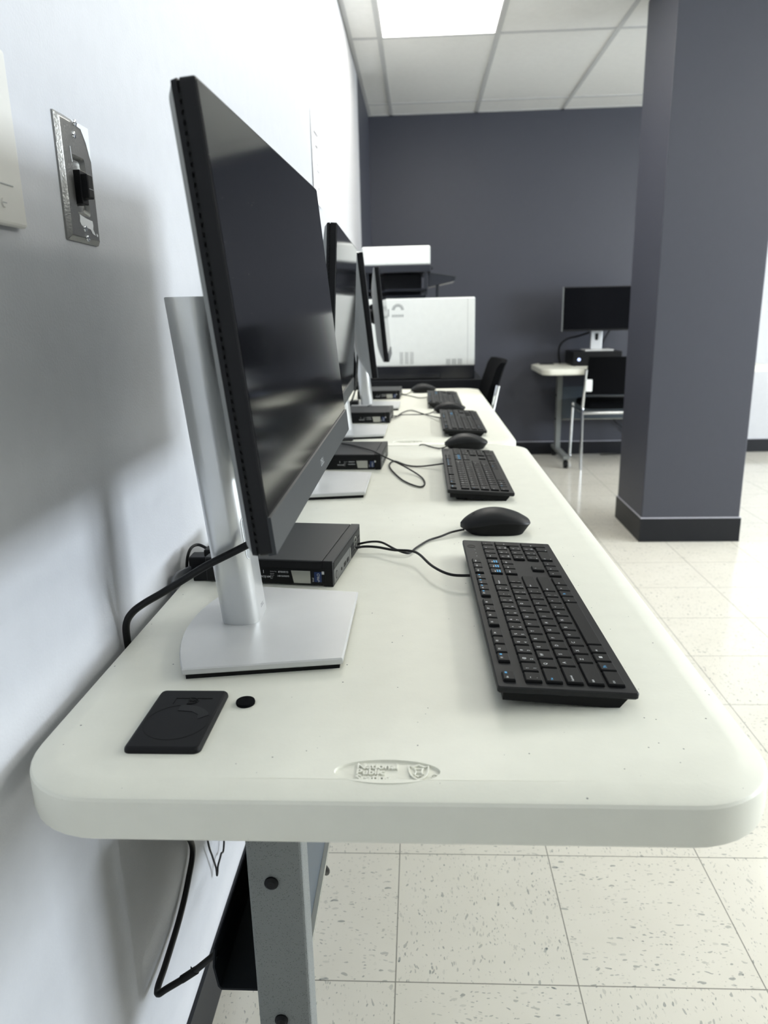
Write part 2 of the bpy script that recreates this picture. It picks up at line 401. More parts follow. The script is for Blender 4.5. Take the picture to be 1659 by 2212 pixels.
def make_table(label):
    t = thing('training_table', label, 'table', (0, 0, 0), group='plastic training tables')
    tt = obj('tabletop', tabletop_bm(), M['table'], t, smooth=True, angle=25)
    b = obj('badge', badge_bm(), M['table'], tt)
    g = obj('grommet_cover', grommet_bm(), [M['black'], M['rubber'], M['label']], t)
    for k, ly in enumerate((.65, 1.80)):
        bm = bmesh.new(); box(bm, -.191, -.131, ly, ly + .035, .085, .6922, r=.003)
        lg = obj('leg', bm, M['powder'], t)
        for z in ((.502, .316) if k == 0 else (.502,)):
            bm = bmesh.new(); f = ly if k == 0 else ly + .035; s = -1 if k == 0 else 1
            cyl(bm, (-.1655, f, z), (-.1655, f + s * .002, z), .0075); cyl(bm, (-.1655, f + s * .002, z), (-.1655, f + s * .0045, z), .0072, .0045)
            cyl(bm, (-.1655, f + s * .0040, z), (-.1655, f + s * .0047, z), .0022, mi=1, n=6)
            obj('bolt', bm, [M['black'], M['rubber']], lg, smooth=True)
        bm = bmesh.new(); box(bm, -.31, .22, ly - .005, ly + .04, .066, .092, r=.006)
        ft = obj('foot', bm, M['powder'], t)
        for x in (-.285, .195): obj('caster', caster_bm(x, ly + .0175), M['black2'], ft, smooth=True)
        bm = bmesh.new(); box(bm, -.26, .16, ly - .004, ly + .039, .680, .6928, r=.003); obj('support_bar', bm, M['powder'], t)
    # modesty panel that folds into a cable trough along the bottom
    bm = bmesh.new(); y0, y1 = .690, 1.795
    out = [(-.1535, .57), (-.1535, .314), (-.1565, .311), (-.2455, .311), (-.2495, .316), (-.2535, .345), (-.2505, .371),
           (-.2485, .371), (-.2512, .345), (-.2475, .3180), (-.2455, .3140), (-.1575, .3140), (-.1562, .3155), (-.1562, .57)]
    loft(bm, [[(x, y0, z) for x, z in out], [(x, y1, z) for x, z in out]])
    mp = obj('modesty_panel', bm, M['trough'], t)
    bm = bmesh.new(); box(bm, -.1534, -.1526, y0 + .002, y1 - .002, .318, .569); obj('panel_skin', bm, M['slate'], mp)
    bm = bmesh.new(); box(bm, -.1534, -.1455, y0, y1, .3112, .3170, r=.001); obj('panel_lip', bm, M['tag'], mp)
    return t
table1 = make_table('long off-white plastic table nearest the camera, oval badge moulded in its end')
table2 = dup(table1, (-.012, 1.537, 0), label='off-white plastic table end to end beyond the nearest one, before the printer')
table3 = dup(table1, (.336, 5.365, 0), rot=(0, 0, -PI / 2), label='off-white plastic table along the dark back wall, half behind the column')
table3.scale = (1, 1, .943)

# ------------------------------------------------------------------ monitors
W, H = .538, .325
def make_monitor(label, base, post_dx, screen_c, yaw, tilt, roll, w=W, h=H, slot_cable=True):
    """base: (front edge x, centre y, resting z); screen_c: bottom centre of the screen's front"""
    bx, by, bz = base
    t = thing('monitor', label, 'monitor', (bx, by, bz), group='desktop monitors')
    inv = Matrix.Translation((-bx, -by, -bz))
    def add(name, bm, m, parent=None, mtx=None, smooth=False):
        if mtx: bmesh.ops.transform(bm, matrix=mtx, verts=bm.verts)
        bmesh.ops.transform(bm, matrix=inv, verts=bm.verts)
        return obj(name, bm, m, parent or t, smooth=smooth)
    # base plate: straight front, trapezoid sides, bowed back
    def outl(d, z):
        p = [(bx - d, by + .0925 - d), (bx - d, by - .0925 + d), (bx - .158 + d * .5, by - .117 + d)]
        for i in range(1, 12):
            a = -1 + 2 * i / 12
            p.append((bx - .158 - .027 * (1 - a * a) + d * .7, by + a * (.117 - d)))
        p.append((bx - .158 + d * .5, by + .117 - d))
        return [(x, y, z) for x, y in p]
    bm = bmesh.new(); loft(bm, [outl(.004, bz), outl(.004, bz + .0062)]); pad = add('base_pad', bm, M['rubber'])
    bm = bmesh.new(); loft(bm, [outl(.0005, bz + .0062), outl(0, bz + .0075), outl(0, bz + .0115), outl(.0012, bz + .013)])
    add('base_plate', bm, M['silverbase'])
    # raked stadium post with the cable slot near its front corner
    px1 = bx - .104; px0 = px1 - .044; py0, py1 = by - .011, by + .049; z0, z1 = bz + .013, bz + .37
    dx = -.0915
    post = lambda d, z, k: [(x + dx * (z - z0), y, z) for x, y in rrect(px0, px1, py0, py1, .0155, 8, d)]
    bm = bmesh.new(); loft(bm, [post(.0006, z0, 0), post(0, z0 + .001, 0), post(0, z1 - .001, 1), post(.0008, z1, 1)])
    ps = add('post', bm, M['silver'] if bx > -1 and bz < .74 else M['alum'], smooth=True)
    bm = bmesh.new(); loft(bm, [post(-.0008, z0 - .0012, 0), post(-.0008, z0 - .0001, 0)]); add('post_seam', bm, M['rubber'], ps)
    # recessed slider track and cable slot on the front face
    nx = Vector((1, 0, .0915)).normalized(); upv = Vector((dx, 0, 1)).normalized()
    fpt = lambda y, z: Vector((px1 + dx * (z - z0), y, z))
    bm = bmesh.new()
    quad(bm, fpt(py0 + .0155, bz + .178), (0, 1, 0), upv, .029, .185, .0006)
    add('slider_track', bm, M['rubber'], ps)
    # stadium slot wrapped on the rounded near-front corner
    def corner(a, z, out):
        r = .0155 + out; return Vector((px1 - .0155 + r * math.cos(a) + dx * (z - z0), py0 + .0155 + r * math.sin(a), z))
    bm = bmesh.new(); zc, hh, a0, ha = bz + .112, .0235, math.radians(-18), math.radians(15)
    def sl(k, out):
        rg = []
        for i in range(20):
            a = 2 * PI * i / 20; s = math.sin(a)
            rg.append(corner(a0 + ha * k * math.cos(a), zc + (hh - .006) * (1 if s >= 0 else -1) + .006 * k * s, out))
        return rg
    loft(bm, [sl(1.0, -.001), sl(1.0, .0006), sl(.86, .0006), sl(.86, .0002)]); add('slot_rim', bm, M['silver'], ps)
    bm = bmesh.new(); loft(bm, [sl(.86, -.001), sl(.86, .0003)]); add('cable_slot', bm, M['pvent'], ps)
    bm = bmesh.new(); put_text(bm, 'DELL', .006, fpt(by + .012, bz + .025) + nx * .0004, (0, 1, 0), upv); add('post_mark', bm, M['ink'], ps)
    # screen head in its own frame: X towards the viewer, Y along the width, Z up; origin at the screen's bottom centre
    a = Vector((math.sin(yaw), math.cos(yaw), 0)); n0 = Vector((math.cos(yaw), -math.sin(yaw), 0))
    u = Vector((0, 0, 1)) * math.cos(tilt) - n0 * math.sin(tilt)
    a, u = a * math.cos(roll) + u * math.sin(roll), u * math.cos(roll) - a * math.sin(roll)
    nn = a.cross(u)
    hm = Matrix((nn, a, u)).transposed().to_4x4(); hm.translation = Vector(screen_c)
    ch = .030
    yz = lambda x, d, ze=0: [(x, y, z) for y, z in rrect(-w / 2, w / 2, 0, h, .003, 3, d)]
    bm = bmesh.new(); loft(bm, [yz(-.0105, 0), yz(-.0015, 0), yz(-.0003, .0008)]); hd = add('bezel', bm, M['bezel'], mtx=hm)
    bm = bmesh.new(); loft(bm, [yz(-.0125, .0016), yz(-.0105, .0016)]); 
    for i in range(int(h / .0062) - 2):
        z = .008 + i * .0062
        for s in (-1, 1): box(bm, -.0128, -.0102, s * w / 2 - .0009 - s * .0009, s * w / 2 + .0009 - s * .0009, z, z + .0032)
    add('vent_groove', bm, M['rubber'], hd, mtx=hm)
    bm = bmesh.new(); loft(bm, [yz(-.0165, .0008), yz(-.0125, .0)]); add('rear_rim', bm, M['black'], hd, mtx=hm)
    bm = bmesh.new(); quad(bm, (-.0002, -w / 2 + .0025, ch), (0, 1, 0), (0, 0, 1), w - .005, h - ch - .0025, .0004); add('screen', bm, M['screen'], mtx=hm)
    bm = bmesh.new(); loft(bm, [[(-.004, s * (w / 2 - .0002), z) for s, z in ((-1, -.0002), (1, -.0002), (1, ch), (-1, ch))], [(.0022, s * (w / 2 - .0006), z) for s, z in ((-1, .0005), (1, .0005), (1, ch - .0003), (-1, ch - .0003))]])
    cn = add('chin', bm, M['chin'], mtx=hm)
    bm = bmesh.new(); put_text(bm, 'DELL', .0105, (.0023, -.014, .010), (0, 1, 0), (0, 0, 1)); add('chin_mark', bm, M['pvent'], cn, mtx=hm)
    # tapering grey back with a raised centre
    bk = lambda x, dy, z0_, z1_, r: [(x, y, z) for y, z in rrect(-w / 2 + dy, w / 2 - dy, z0_, z1_, r, 5)]
    bm = bmesh.new(); loft(bm, [bk(-.0165, .0012, .001, h - .001, .004), bk(-.021, .006, .004, h - .005, .008), bk(-.034, .075, .03, h - .045, .03), bk(-.040, .11, .05, h - .075, .035), bk(-.0415, .13, .06, h - .09, .035)])
    add('back_cover', bm, M['monback'], mtx=hm, smooth=True)
    # arm head joining the post
    hz = h * .52
    p_head = hm @ Vector((-.040, 0, hz)); zpost = min(p_head.z, z1 - .04)
    p_post = Vector((px1 + dx * (zpost - z0) - .006, (py0 + py1) / 2, zpost))
    bm = bmesh.new(); cyl(bm, p_post, p_head, .022); cyl(bm, p_head - (p_head - p_post).normalized() * .008, p_head, .036, .04)
    add('arm', bm, M['black'], smooth=True)
    return t
make_monitor('nearest and largest monitor, dusty black screen, silver stand, cable through its slot', (-.083, .772, ZT), 0, (-.111, .792, .918), .009, .090, .023)
make_monitor('second monitor from the camera, close behind the nearest one, its screen catching pale reflections', (-.114, 1.492, ZT), 0, (-.162, 1.535, .906), -.026, -.061, .004)
make_monitor('third monitor back, grey rear cover turned to the camera, on the far table', (-.110, 2.20, ZT), 0, (-.150, 2.28, .917), -.115, .098, .0)
make_monitor('farthest monitor of the row, in front of the white printer panel', (-.087, 2.825, ZT), 0, (-.124, 2.93, .918), -.022, .085, .0)

# ------------------------------------------------------------------ small desktop computers
def make_pc(label):
    t = thing('mini_computer', label, 'computer', (0, 0, 0), group='small desktop computers')      # origin: near front corner, body runs to -x and +y
    D, Wd, Hh = .178, .178, .036
    bm = bmesh.new(); box(bm, -D, -.014, 0, Wd, .0015, Hh, r=.0015); cz = obj('chassis', bm, [M['pctop']], t)
    bm = bmesh.new(); box(bm, -D + .002, -.014, -.0006, .0005, .003, Hh - .002); obj('side_panel', bm, M['pcside'], t)
    bm = bmesh.new(); box(bm, -.0136, 0, -.0002, Wd + .0002, .0, Hh + .0002, r=.001); fp = obj('front_bezel', bm, M['pctop'], t)
    bm = bmesh.new(); box(bm, -.0134, -.0005, -.0008, .0, .001, Hh - .0005); obj('bezel_side', bm, M['pcside'], fp)
    for x in (-D + .02, -.03):
        for y in (.02, Wd - .02): pass
    Y_, Z_ = (0, 1, 0), (0, 0, 1)
    bm = bmesh.new(); quad(bm, (0, .004, .003), Y_, Z_, .098, .0195, .0006); obj('port_panel', bm, M['pcfront'], fp)
    bm = bmesh.new(); quad(bm, (0, .003, .0225), Y_, Z_, .172, .0105, .0004, mi=0)
    quad(bm, (0, .103, .003), Y_, Z_, .072, .0195, .0004, mi=0)
    n = 44
    for i in range(n):
        y = .005 + i * .166 / n; tb = bmesh.new()
        loft(tb, [[(0, 0, 0), (.0012, 0, 0), (.0030, .0085, 0), (.0018, .0085, 0)], [(0, 0, .0006), (.0012, 0, .0006), (.0030, .0085, .0006), (.0018, .0085, .0006)]])
        merge(bm, tb, 1, frame((.0004, y, .0235), Y_, Z_))
    for z in (.005, .0105, .016): box(bm, .0003, .0009, .106, .172, z, z + .0042, mi=2)
    obj('vent_grille', bm, [M['rubber'], M['pcfront'], M['black']], fp)
    bm = bmesh.new(); quad(bm, (.0004, .1015, .003), Y_, Z_, .003, .0195, .0008); obj('accent_strip', bm, M['tag'], fp)
    for y in (.062, .080):
        bm = bmesh.new(); quad(bm, (.0004, y, .0065), Y_, Z_, .0125, .0058, .0005); obj('usb_port', bm, M['rubber'], fp)
    bm = bmesh.new(); cyl(bm, (.0004, .047, .0095), (.0012, .047, .0095), .0022); obj('audio_jack', bm, M['rubber'], fp)
    bm = bmesh.new(); ring_bm(bm, (.0005, .018, .0118), Y_, Z_, .0048, .0056, .0004, n=28); cyl(bm, (.0004, .018, .0118), (.0009, .018, .0118), .0046, mi=1); obj('power_button', bm, [M['rubber'], M['pcfront']], fp, smooth=True)
    bm = bmesh.new(); ring_bm(bm, (.0006, .138, .0185), Y_, Z_, .0085, .0095, .0008, n=36); put_text(bm, 'DELL', .0058, (.0010, .138, .0165), Y_, Z_, extr=.0002, align='CENTER'); obj('badge', bm, M['tag'], fp)
    # black label strip along the lower side with its printing
    X_ = (1, 0, 0); y = -.0007
    bm = bmesh.new(); quad(bm, (-.150, y, .0035), X_, Z_, .140, .0205, .0003, mi=0)
    y -= .0003
    T = lambda s, sz, x, z, **k: put_text(bm, s, sz, (x, y - .00015, z), X_, Z_, mi=1, **k)
    T('1', .0062, -.0970, .0165, off=.0001); T('PROJ16M', .0038, -.1010, .0105, off=.00006)
    T('Service Tag', .0019, -.0862, .0188)
    for k in range(4): T(['Express', 'Service', 'Code', 'Dell'][k], .0018, -.0862, .0158 - k * .0023)
    T('8T0VRY3', .0036, -.0750, .0178, off=.00006); T('14815695075', .0031, -.0768, .0122, off=.00006)
    tb = bmesh.new(); loft(tb, [[(.0035, 0, 0), (.0265, 0, 0), (.0265, .0175, 0), (0, .0175, 0)], [(.0035, 0, .0002), (.0265, 0, .0002), (.0265, .0175, .0002), (0, .0175, .0002)]]); merge(bm, tb, 2, frame((-.0572, y, .0042), X_, Z_))
    quad(bm, (-.0255, y, .0065), X_, Z_, .0100, .0140, .0001, mi=3)
    put_text(bm, 'vPRO', .0052, (-.0180, y - .0002, .0065), (0, 0, 1), (-1, 0, 0), mi=1)
    put_text(bm, 'intel', .0034, (-.0262, y - .0002, .0065), (0, 0, 1), (-1, 0, 0), mi=1)
    quad(bm, (-.0150, y - .0001, .0175), X_, Z_, .0033, .0042, .0001, mi=1)
    obj('label_strip', bm, [M['label'], M['print'], M['tag'], M['blue']], t)
    return t
pc = make_pc('black mini computer beside the nearest monitor stand, round logo on its front')
pc.location = (-.122, .916, ZT); pc.rotation_euler = (0, 0, -.16)
pc.location = (-.120, .914, ZT); pc.rotation_euler = (0, 0, -.12)
dup(pc, (-.097, 1.668, ZT), (0, 0, -.045), 'black mini computer under the second monitor, cable across its top')
dup(pc, (-.108, 2.412, ZT), (0, 0, -.03), 'black mini computer just past the first stand on the far table')
dup(pc, (-.095, 3.10, ZT), (0, 0, -.03), 'farthest black mini computer, at the end of the far table')

# ------------------------------------------------------------------ keyboards
KW, KL = .127, .442
U = .0188
rowx = [.0060, .0262, .0450, .0638, .0826, .1014]             # rear edge of every key row
Y0, Y1, Y2 = .0085, .0085 + 15 * U + .0050, .0085 + 18 * U + .0100
KEYS = []                                                     # (row, y, length in units, depth in rows, legends)
def K(row, y, n, leg, d=1): KEYS.append((row, y, n, d, leg))
x = Y0
K(0, Y0, 1, [('Esc', 0)])
for g, (st, names) in enumerate(((2, ('F1', 'F2', 'F3', 'F4')), (6.5, ('F5', 'F6', 'F7', 'F8')), (11, ('F9', 'F10', 'F11', 'F12')))):
    for i, nme in enumerate(names): K(0, Y0 + (st + i) * U, 1, [(nme, 0)])
for i, nme in enumerate(('PrtScr', 'ScrLk', 'Pause')): K(0, Y1 + i * U, 1, [(nme, 0)])
def row(r, y, items):
    for leg, n in items:
        K(r, y, n, leg); y += n * U
L1 = lambda s: [(s, 0)]
L2 = lambda a, b: [(a, 1), (b, 2)]
row(1, Y0, [(L2(a, b), 1) for a, b in zip('~!@#$%^&*()_+', "`1234567890-=")] + [(L1('Backspace'), 2)])
row(2, Y0, [(L1('Tab'), 1.5)] + [(L1(c), 1) for c in 'QWERTYUIOP'] + [(L2('{', '['), 1), (L2('}', ']'), 1), (L2('|', '\\'), 1.5)])
row(3, Y0, [(L1('CapsLock'), 1.75)] + [(L1(c), 1) for c in 'ASDFGHJKL'] + [(L2(':', ';'), 1), (L2('"', "'"), 1), (L1('Enter'), 2.25)])
row(4, Y0, [(L1('Shift'), 2.25)] + [(L1(c), 1) for c in 'ZXCVBNM'] + [(L2('<', ','), 1), (L2('>', '.'), 1), (L2('?', '/'), 1), (L1('Shift'), 2.75)])
row(5, Y0, [(L1('Ctrl'), 1.5), (L1('Fn'), 1), (L1('#'), 1), (L1('Alt'), 1), ([], 6), (L1('Alt'), 1), (L1('Fn'), 1), (L1('='), 1), (L1('Ctrl'), 1.5)])
row(1, Y1, [(L1('Insert'), 1), (L1('Home'), 1), (L1('PgUp'), 1)])
row(2, Y1, [(L1('Delete'), 1), (L1('End'), 1), (L1('PgDn'), 1)])
K(4, Y1 + U, 1, L1('^'))
row(5, Y1, [(L1('<'), 1), (L1('v'), 1), (L1('>'), 1)])
row(1, Y2, [(L1('Num'), 1), (L1('/'), 1), (L1('*'), 1), (L1('-'), 1)])
row(2, Y2, [(L2('7', 'Hm'), 1), (L2('8', '^'), 1), (L2('9', 'Up'), 1)]); K(2, Y2 + 3 * U, 1, L1('+'), 2)
row(3, Y2, [(L2('4', '<'), 1), (L1('5'), 1), (L2('6', '>'), 1)])
row(4, Y2, [(L2('1', 'End'), 1), (L2('2', 'v'), 1), (L2('3', 'Dn'), 1)]); K(4, Y2 + 3 * U, 1, L1('Ent'), 2)
row(5, Y2, [(L2('0', 'Ins'), 2), (L2('.', 'Del'), 1)])
def key_bm(row_, y, n, d, leg):
    x0 = rowx[row_]; dep = .0118 if row_ == 0 else .0158 + (d - 1) * U
    x1 = x0 + dep; y0 = y + .0010; y1 = y + n * U - .0012; h = .0030
    bm = bmesh.new()
    rg = lambda d_, z: [(a, b, z) for a, b in rrect(x0, x1, y0, y1, .0012, 2, d_)]
    loft(bm, [rg(0, .0001), rg(.0002, h * .5), rg(.0008, h - .0003), rg(.0012, h)])
    zl = h + .00012
    if leg:
        for s, kind in leg:
            long = len(s) > 2
            sz = (.0027 if long else (.0034 if row_ == 0 else .0048)) * (1 if kind == 0 else .86)
            blue = s in ('Fn', 'Tab')
            cx_ = x0 + dep * (.42 if kind == 0 else (.40 if kind == 1 else .86))
            cy_ = y0 + (.0022 if (long or n > 1) else .0042)
            if row_ in (5,) and s == '#':                                      # the window key's four squares
                for a in (0, 1):
                    for b in (0, 1): quad(bm, (x0 + .006 + a * .0017, y0 + .006 + b * .0017, zl - .0001), (0, 1, 0), (-1, 0, 0), .0015, .0015, .0002, mi=1)
                continue
            put_text(bm, s, sz, (cx_, cy_, zl), (0, 1, 0), (-1, 0, 0), mi=2 if blue else 1, off=.00007)
    nm = leg[0][0] if leg else ''
    if row_ == 0 and nm in ('Esc', 'F1', 'F9', 'F10', 'F11', 'F12'): quad(bm, (x0 + .0048, y1 - .0056, zl - .0001), (0, 1, 0), (-1, 0, 0), .0030, .0022, .0002, mi=2)
    if nm in ('Insert', 'Home', 'PgUp'):
        for k in range(2): quad(bm, (x0 + .0098 + k * .0030, y0 + .0022, zl - .0001), (0, 1, 0), (-1, 0, 0), .0085, .0019, .0002, mi=2)
    return bm
def make_keyboard(label):
    t = thing('keyboard', label, 'keyboard', (0, 0, 0), group='black wired keyboards')
    bm = bmesh.new()
    ol = lambda d, z: [(a, b, z) for a, b in rrect(0, KW, 0, KL, .003, 4, d)]
    loft(bm, [ol(.0022, -.0072), ol(.0002, -.0055), ol(0, -.0012), ol(.0010, 0)])
    pl = obj('top_plate', bm, M['kbp'], t)
    bm = bmesh.new(); prof = [(.006, -.0070), (.006, -.0150), (.100, -.0178), (.112, -.0172), (.119, -.0070)]
    loft(bm, [[(a, .004, z) for a, z in prof], [(a, KL - .004, z) for a, z in prof]]); obj('base_shell', bm, M['black2'], t)
    for y in (.030, KL - .030):
        bm = bmesh.new(); box(bm, .018, .040, y - .011, y + .011, -.0225, -.0148, r=.002); obj('foot', bm, M['rubber'], t)
    bm = bmesh.new()
    ring_bm(bm, (.0105, KL - .030, 0), (0, 1, 0), (-1, 0, 0), .0052, .0058, .0003, n=28); put_text(bm, 'DELL', .0036, (.0117, KL - .030, .0002), (0, 1, 0), (-1, 0, 0), align='CENTER')
    obj('badge', bm, M['rubber'], pl)
    bm = bmesh.new()
    for k in range(3): cyl(bm, (.0145, Y2 + .012 + k * .0135, 0), (.0145, Y2 + .012 + k * .0135, .0003), .0008, n=10)
    obj('indicator_lights', bm, M['pvent'], pl)
    for row_, y, n, d, leg in KEYS: obj('key', key_bm(row_, y, n, d, leg), [M['key'], M['legend'], M['legblue']], t)
    return t
KT = .063; KZ = ZT + .0242
kb = make_keyboard('nearest black keyboard, lying at the near end of the row, white legends readable')
kb.location = (.0652, .6015, KZ); kb.rotation_euler = (0, KT, .0186)
dup(kb, (.046, 1.362, KZ), (0, KT, .0), 'black keyboard at the far end of the nearest table, loop of cable beside it')
dup(kb, (.058, 2.115, KZ), (0, KT, .0), 'black keyboard at the near end of the far table')
dup(kb, (.020, 2.760, KZ), (0, KT, .0), 'farthest black keyboard, before the end of the far table')

# ------------------------------------------------------------------ mice
def make_mouse(label):
    t = thing('computer_mouse', label, 'mouse', (0, 0, 0), group='black wired mice')
    Lm, n, m_ = .112, 28, 16                     # front at x=0, tail at x=Lm
    def wid(s): return .031 * (max(0, 1 - abs(2 * s - 1.03) ** 4.5)) ** .5 * (.86 + .14 * s) + .002
    def top(s): return .0165 + .0235 * math.sin(PI * (max(0, s) ** .80) * .87 + .05) ** 1.25 * (1 - .2 * max(0, s - .62) ** 1.5)
    def split(s): return .0065 + .0125 * math.sin(PI * (.08 + .74 * s)) + .003 * s
    S = [.5 - .5 * math.cos(PI * (.02 + .96 * i / (n - 1))) for i in range(n)]
    bm = bmesh.new(); rings = []
    for s in S:
        w_, h_, z0 = wid(s), top(s), split(s); h_ = max(h_, z0 + .003)
        if s > .86: h_ = z0 + .003 + (h_ - z0 - .003) * ((1 - s) / .14) ** .42
        rings.append([(s * Lm, w_ * math.cos(PI * j / m_), z0 + (h_ - z0) * math.sin(PI * j / m_) ** .75) for j in range(m_ + 1)])
    loft(bm, rings); obj('top_shell', bm, M['kbp'], t, smooth=True, angle=50)
    bm = bmesh.new(); rings = []
    for s in S:
        w_, z0 = wid(s), split(s); e = .010 + .10 * 0
        xs = .012 + (Lm - .026) * s * 1.0 + 0
        rings.append([(s * Lm, -w_ * .985, z0), (s * Lm, w_ * .985, z0), (.013 + (Lm - .024) * s, w_ * .90, .0008), (.013 + (Lm - .024) * s, -w_ * .90, .0008)])
    loft(bm, rings); obj('body', bm, M['black2'], t, smooth=True, angle=40)
    bm = bmesh.new(); cyl(bm, (.026, -.0038, .0225), (.026, .0038, .0225), .0105, n=26); obj('scroll_wheel', bm, M['rubber'], t, smooth=True)
    return t
ms = make_mouse('nearest black mouse, on the table past the far end of the nearest keyboard')
ms.location = (.060, 1.163, ZT); ms.rotation_euler = (0, 0, .05)
dup(ms, (.057, 1.928, ZT), (0, 0, .04), 'black mouse beside the gap between the two tables')
dup(ms, (.040, 2.648, ZT), (0, 0, .08), 'black mouse between the two keyboards of the far table')
dup(ms, (-.052, 3.345, ZT), (0, 0, .08), 'farthest black mouse, by the end of the far table')

# ------------------------------------------------------------------ cables on and under the tables
def cable(name, pts, r, label, m='cable', cat='cable', group=None, rz=None):
    bm = bmesh.new(); tube(bm, pts, r, rz=rz)
    return tag(obj(name, bm, M[m], smooth=True, angle=80), label, cat, group)
cable('keyboard_cable', [(.0668, .9109, .754), (.0359, .9163, .753), (.012, .9466, .754), (-.0069, .9994, .754), (-.0205, 1.0205, .752), (-.0445, 1.0314, .75), (-.0696, 1.0514, .748), (-.0894, 1.0563, .7475), (-.104, 1.052, .7465)], .0019, 'thin black cable from the nearest keyboard to the nearest mini computer')
cable('mouse_cable', [(.0655, 1.150, .7455), (.045, 1.142, .7435), (.027, 1.127, .741), (.0071, 1.1104, .7395), (-.0109, 1.075, .7395), (-.023, 1.0436, .741), (-.0418, 1.0489, .745), (-.0636, 1.0712, .749), (-.0811, 1.069, .751), (-.1025, 1.070, .7465)], .0017, 'thin black cable from the nearest mouse, crossing the keyboard cable')
cable('keyboard_cable', [(.050, 1.6588, .752), (-.0042, 1.6849, .7405), (-.0368, 1.7031, .7395), (-.0681, 1.7556, .7395), (-.079, 1.7222, .7395), (-.0731, 1.6572, .7395), (-.0437, 1.544, .7395), (-.0088, 1.4812, .7395), (.0027, 1.5062, .7395), (-.0021, 1.5649, .7395), (-.0248, 1.6195, .744), (-.0569, 1.6534, .755), (-.0850, 1.6562, .768), (-.115, 1.69, .7765), (-.160, 1.765, .7755), (-.20, 1.80, .7765)], .0018, 'thin dark cable in a narrow loop left of the second keyboard')
cable('mouse_cable', [(.0615, 1.914, .7455), (.0436, 1.918, .740), (.0201, 1.9536, .7390), (.003, 1.9850, .7388), (-.008, 1.9995, .7350), (-.010, 2.0045, .726), (-.010, 2.0055, .700)], .0016, 'thin cable from the second mouse into the gap between the tables')
cable('keyboard_cable', [(.062, 2.3988, .752), (.0117, 2.58, .740), (-.0396, 2.7081, .7395), (-.0722, 2.6498, .7395), (-.092, 2.5075, .743), (-.106, 2.4748, .7465)], .0018, 'thin cable bent to a point left of the third keyboard')
cable('mouse_cable', [(.0445, 2.636, .7455), (.020, 2.605, .740), (-.0128, 2.5971, .7388), (-.0699, 2.598, .7388), (-.085, 2.54, .743), (-.104, 2.515, .7465)], .0016, 'thin cable from the third mouse, straight to its computer')
cable('keyboard_cable', [(.024, 3.0235, .752), (-.010, 3.10, .7405), (-.0456, 3.18, .7395), (-.072, 3.195, .743), (-.092, 3.19, .7465)], .0018, 'thin cable from the farthest keyboard')
cable('mouse_cable', [(-.0475, 3.333, .7455), (-.060, 3.30, .740), (-.0765, 3.2611, .7395), (-.090, 3.235, .7465)], .0016, 'thin cable from the farthest mouse')
bm = bmesh.new()
tube(bm, [(-.180, .7635, .853), (-.1835, .7555, .851), (-.193, .7480, .8473), (-.21, .7475, .8389), (-.2371, .7490, .8251), (-.2616, .75, .8102), (-.2899, .752, .7927), (-.3110, .753, .7805), (-.3270, .756, .7685), (-.3375, .760, .7540), (-.3412, .764, .7340), (-.3415, .770, .700), (-.3415, .80, .56), (-.3415, .85, .42), (-.3413, .897, .342), (-.3408, .867, .3095), (-.3404, .8186, .2877), (-.338, .752, .2798), (-.336, .7195, .2810), (-.331, .7065, .284), (-.32, .7071, .2913), (-.29, .7096, .3115), (-.25, .700, .3552)], .0042, k=10)
sc_ = obj('power_cable', bm, M['cable'], smooth=True, angle=80); tag(sc_, 'thick black cord from the nearest stand down the wall gap, kinked below the table', 'cable')
bm = bmesh.new(); tube(bm, [(-.3000, .7090, .3045), (-.291, .7095, .3110), (-.281, .7085, .3195)], .0050, k=6)
tb = bmesh.new(); loft(tb, [[(-.2872, .7060, .3195), (-.2840, .7060, .3235), (-.2865, .7060, .3275)], [(-.2872, .7068, .3195), (-.2840, .7068, .3235), (-.2865, .7068, .3275)]]); merge(bm, tb)
obj('tape_wrap', bm, M['black'], sc_, smooth=True)
cable('thin_cord', [(-.3415, .93, .70), (-.3412, .945, .45), (-.341, .9622, .3028), (-.341, .9771, .256), (-.341, .9893, .2234), (-.341, .9901, .2085), (-.341, .9945, .2100), (-.341, 1.0005, .2187), (-.341, 1.0198, .2239), (-.341, 1.0455, .2404), (-.3412, 1.10, .45), (-.3415, 1.11, .70)], .0016, 'thin black cord hanging in a V below the table, by the wall')
cable('power_cable', [(-.3390, .993, .715), (-.3395, .9849, .735), (-.338, .9872, .7544), (-.335, .9961, .7654), (-.33, 1.0092, .7668), (-.32, 1.0092, .7639), (-.30, 1.000, .7550), (-.285, .995, .752)], .0022, 'thin black cord arching up from the wall gap behind the nearest stand')
cable('video_cable', [(-.3405, .928, .715), (-.3415, .9316, .7366), (-.338, .9401, .7440), (-.330, .9586, .7442), (-.318, .972, .7470), (-.302, .977, .7530), (-.285, .980, .756)], .0075, 'shiny grey flat cable behind the nearest stand, bending into the wall gap', m='greycable', rz=.003)
t = thing('power_plug', 'black angular plug block behind the nearest monitor stand', 'plug', (-.300, .950, ZT))
bm = bmesh.new(); box(bm, -.016, .020, -.012, .014, .0, .016, r=.0015); box(bm, -.028, .012, .010, .036, .0, .027, r=.002); obj('body', bm, M['black'], t)
bm = bmesh.new(); box(bm, -.006, .016, .012, .034, .027, .037, r=.002); obj('strain_relief', bm, M['rubber'], t)
bm = bmesh.new(); tube(bm, [(-.150, .900, .3085), (-.1475, .912, .290), (-.152, .93, .270), (-.166, .95, .260), (-.186, .97, .268)], .004)
tag(obj('cord_loop', bm, M['cable'], smooth=True, angle=80), 'short dark loop of cord showing right of the table leg', 'cable')
